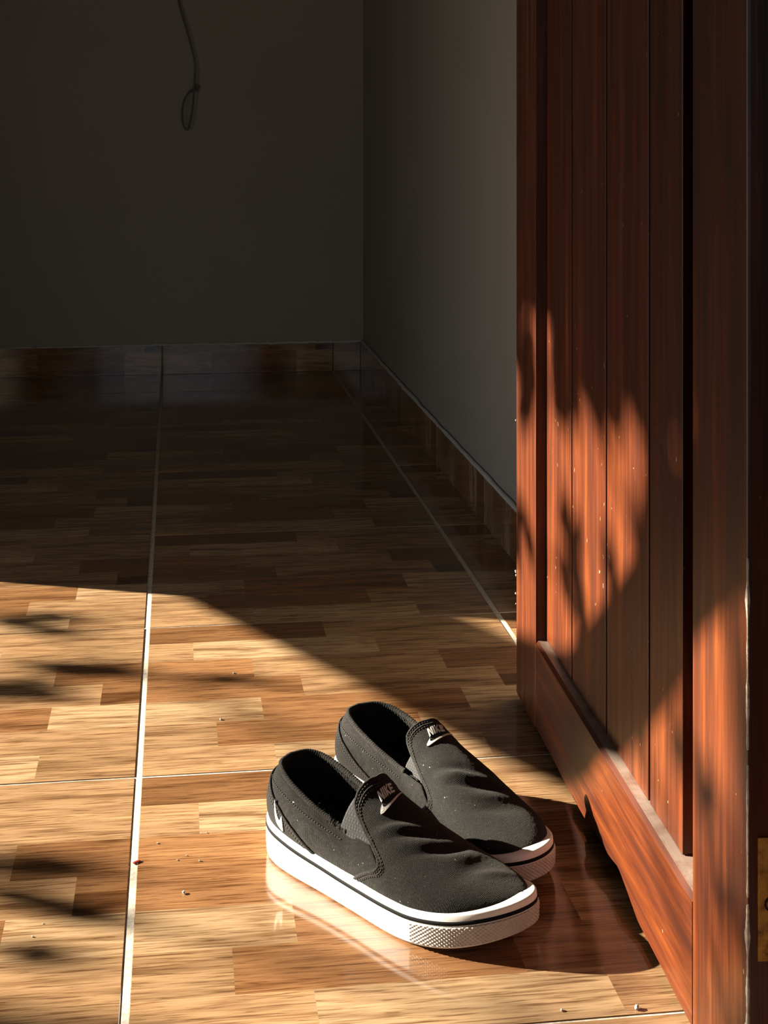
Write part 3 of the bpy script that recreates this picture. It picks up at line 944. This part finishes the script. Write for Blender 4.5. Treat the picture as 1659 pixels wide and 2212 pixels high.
        o = s.part('frayed_threads', V, F, M['thread'], root); o['kind'] = 'stuff'
    return root

# creases: (x0, slope, curve, height, width, centre across, spread across)
WR_NEAR = [(.192, .60, -6.0, .0016, .0045, -.014, .022), (.201, .60, -7.0, -.0014, .0040, -.012, .022), (.211, .50, -6.0, .0017, .0056, -.006, .024),
           (.221, .45, -6.0, -.0014, .0042, -.002, .022), (.232, .30, -3.0, .0015, .0070, .006, .018), (.180, .45, -5.0, -.0014, .0070, -.012, .024), (.249, .1, .0, -.0010, .008, -.002, .020), (.256, .6, .0, .0010, .006, .012, .014)]
WR_FAR = [(.186, -.50, -6.0, -.0014, .0055, .008, .024), (.198, -.50, -6.0, .0022, .0055, .006, .026), (.209, -.50, -6.0, -.0016, .0045, .004, .024),
          (.222, -.40, -5.0, .0014, .0060, .000, .022), (.238, -.3, -3.0, -.0010, .007, .004, .024)]
build_shoe((.1012, 1.4784, 0), math.radians(-50.3), 1, 'black slip-on sneaker nearer the camera, white sole in full sun, collar frayed', WR_NEAR, 3, True, .004, .001)
build_shoe((.1812, 1.5957, 0), math.radians(-62.6), -1, 'black slip-on sneaker farther back, its toe end beside the door', WR_FAR, 5, False, -.015, -.007)

# ---------------------------------------------------------------- crumbs on the floor
def crumb(x, y, r, name='crumb', mat='crumb', sq=(1, .7, .5)):
    bm = bmesh.new(); bmesh.ops.create_icosphere(bm, subdivisions=1, radius=r)
    for v in bm.verts:
        v.co *= random.uniform(.7, 1.25); v.co.x *= sq[0]; v.co.y *= sq[1]; v.co.z *= sq[2]
    zmin = min(v.co.z for v in bm.verts)
    me = bpy.data.meshes.new(name); bm.to_mesh(me); bm.free()
    o = add(name, me, M[mat]); o.location = (x, y, -zmin); o.rotation_euler = (0, 0, random.uniform(0, 6))
    return o
for (x, y, r) in ((.022, 1.442, .0016), (.001, 1.447, .0011), (.007, 1.382, .0022), (.073, 1.943, .0018), (-.122, 1.324, .0014), (-.018, 1.484, .0012), (.359, 1.149, .0030), (.010, 1.455, .0009), (.052, 1.79, .0020), (-.115, 1.345, .0010), (.030, 1.50, .0010), (.30, 1.155, .0018)):
    tag(crumb(x, y, r), 'tiny pale crumb lying on the sunlit wood-look floor tiles', 'crumb', 'crumbs on the floor')
ch = empty('paint_chip', (-.0375, 1.448, 0), math.radians(40))
tag(ch, 'small red and white chip lying on the cream grout line', 'chip')
o = add('red_side', box_data(-.0038, .0038, -.0018, .0006, 0, .0014, .0003), M['red'], ch)
o = add('white_side', box_data(-.0034, .0034, .0006, .0018, 0, .0011, .0003), M['rubber'], ch)

# ---------------------------------------------------------------- tree in the garden that dapples the light
tree = tag(empty('garden_tree', (-5.4, 3.4, -.04)), 'leafy garden tree standing outside the left doorway', 'tree')
inv = Matrix.Translation((5.4, -3.4, .04))
SU = Vector((.367, .930, 0)); SV = SU.cross(sun_dir).normalized(); SV = SV if SV.z > 0 else -SV
def sunplane(u, v, dist):                     # point `dist` up-sun of the plane through the origin
    return SU * u + SV * v - sun_dir * dist
o = tube('trunk', spline([(-5.4, 3.4, -.04), (-5.35, 3.35, .6), (-5.5, 3.3, 1.5), (-5.3, 3.2, 2.6), (-5.2, 3.1, 3.4)], 8), np.linspace(.09, .03, 33), M['bark'], tree, seg=12)
o.matrix_parent_inverse = inv
CLUMPS = [   # sideways and upward place in the sunbeam, half width, half height, leaves
    (1.813, 0.096, 0.075, 0.031, 9), (1.621, 0.177, 0.062, 0.022, 5), (1.606, 0.133, 0.047, 0.033, 8), (1.320, 0.312, 0.040, 0.040, 12),
    (1.355, 0.257, 0.046, 0.023, 6), (1.425, 0.206, 0.050, 0.020, 5), (1.254, 0.365, 0.052, 0.063, 16), (1.254, 0.301, 0.052, 0.038, 8),
    (1.132, 0.406, 0.066, 0.051, 14), (1.132, 0.350, 0.066, 0.035, 9), (1.242, 0.174, 0.034, 0.024, 3), (1.132, 0.175, 0.062, 0.019, 2),
    (1.103, 0.113, 0.033, 0.028, 1), (1.378, 0.136, 0.047, 0.033, 4), (1.512, 0.088, 0.055, 0.036, 5), (1.813, 0.293, 0.075, 0.062, 34),
    (1.632, 0.343, 0.082, 0.061, 44), (1.493, 0.380, 0.070, 0.057, 44), (1.363, 0.412, 0.073, 0.052, 44), (1.254, 0.442, 0.063, 0.042, 10),
    (1.132, 0.475, 0.075, 0.041, 14), (1.549, 0.418, 0.240, 0.050, 30), (1.184, 0.488, 0.145, 0.043, 30), (1.458, 0.324, 0.043, 0.027, 3),
    (1.959, -0.370, 0.039, 0.033, 4), (1.781, -0.308, 0.037, 0.032, 5), (1.716, -0.331, 0.032, 0.023, 3), (1.303, -0.246, 0.029, 0.025, 3),
    (1.248, -0.221, 0.024, 0.022, 2), (1.818, -0.225, 0.031, 0.020, 2), (1.141, -0.219, 0.025, 0.019, 2)
]
LV, LF = [], []
for (u, v, ru, rv, n) in CLUMPS:
    for k in range(n):
        a = random.uniform(0, 6.283); r = math.sqrt(random.random())
        c = sunplane(u + ru * r * math.cos(a), v + rv * r * math.sin(a), 4.9 + random.uniform(-.5, .5))
        ln, wd = random.uniform(.05, .085), random.uniform(.018, .028)
        n_ = (sun_dir + Vector((random.gauss(0, .5), random.gauss(0, .5), random.gauss(0, .5)))).normalized()
        t_ = n_.orthogonal().normalized(); t_ = Matrix.Rotation(random.uniform(0, 6.283), 3, n_) @ t_
        b_ = n_.cross(t_); k0 = len(LV)
        for (e, w, h) in ((-.5, 0, 0), (-.2, .8, .004), (.15, 1, .006), (.5, 0, 0), (.15, -1, .006), (-.2, -.8, .004), (0, 0, -.004)):
            LV.append(c + t_ * ln * e + b_ * wd * w + n_ * h)
        LF += [[k0 + i, k0 + (i + 1) % 6, k0 + 6] for i in range(6)]
fo = mesh('foliage', LV, LF, M['leaf'], tree); fo['kind'] = 'stuff'; fo.matrix_parent_inverse = inv
for k, (u, v, ru, rv, n) in enumerate(CLUMPS[::4]):
    q = sunplane(u, v, 4.95)
    o = tube('branch', spline([(-5.3, 3.2, 2.4), tuple(q * .5 + Vector((-5.3, 3.2, 2.6)) * .5), tuple(q)], 6), np.linspace(.012, .003, 13), M['bark'], tree, seg=6)
    o.matrix_parent_inverse = inv
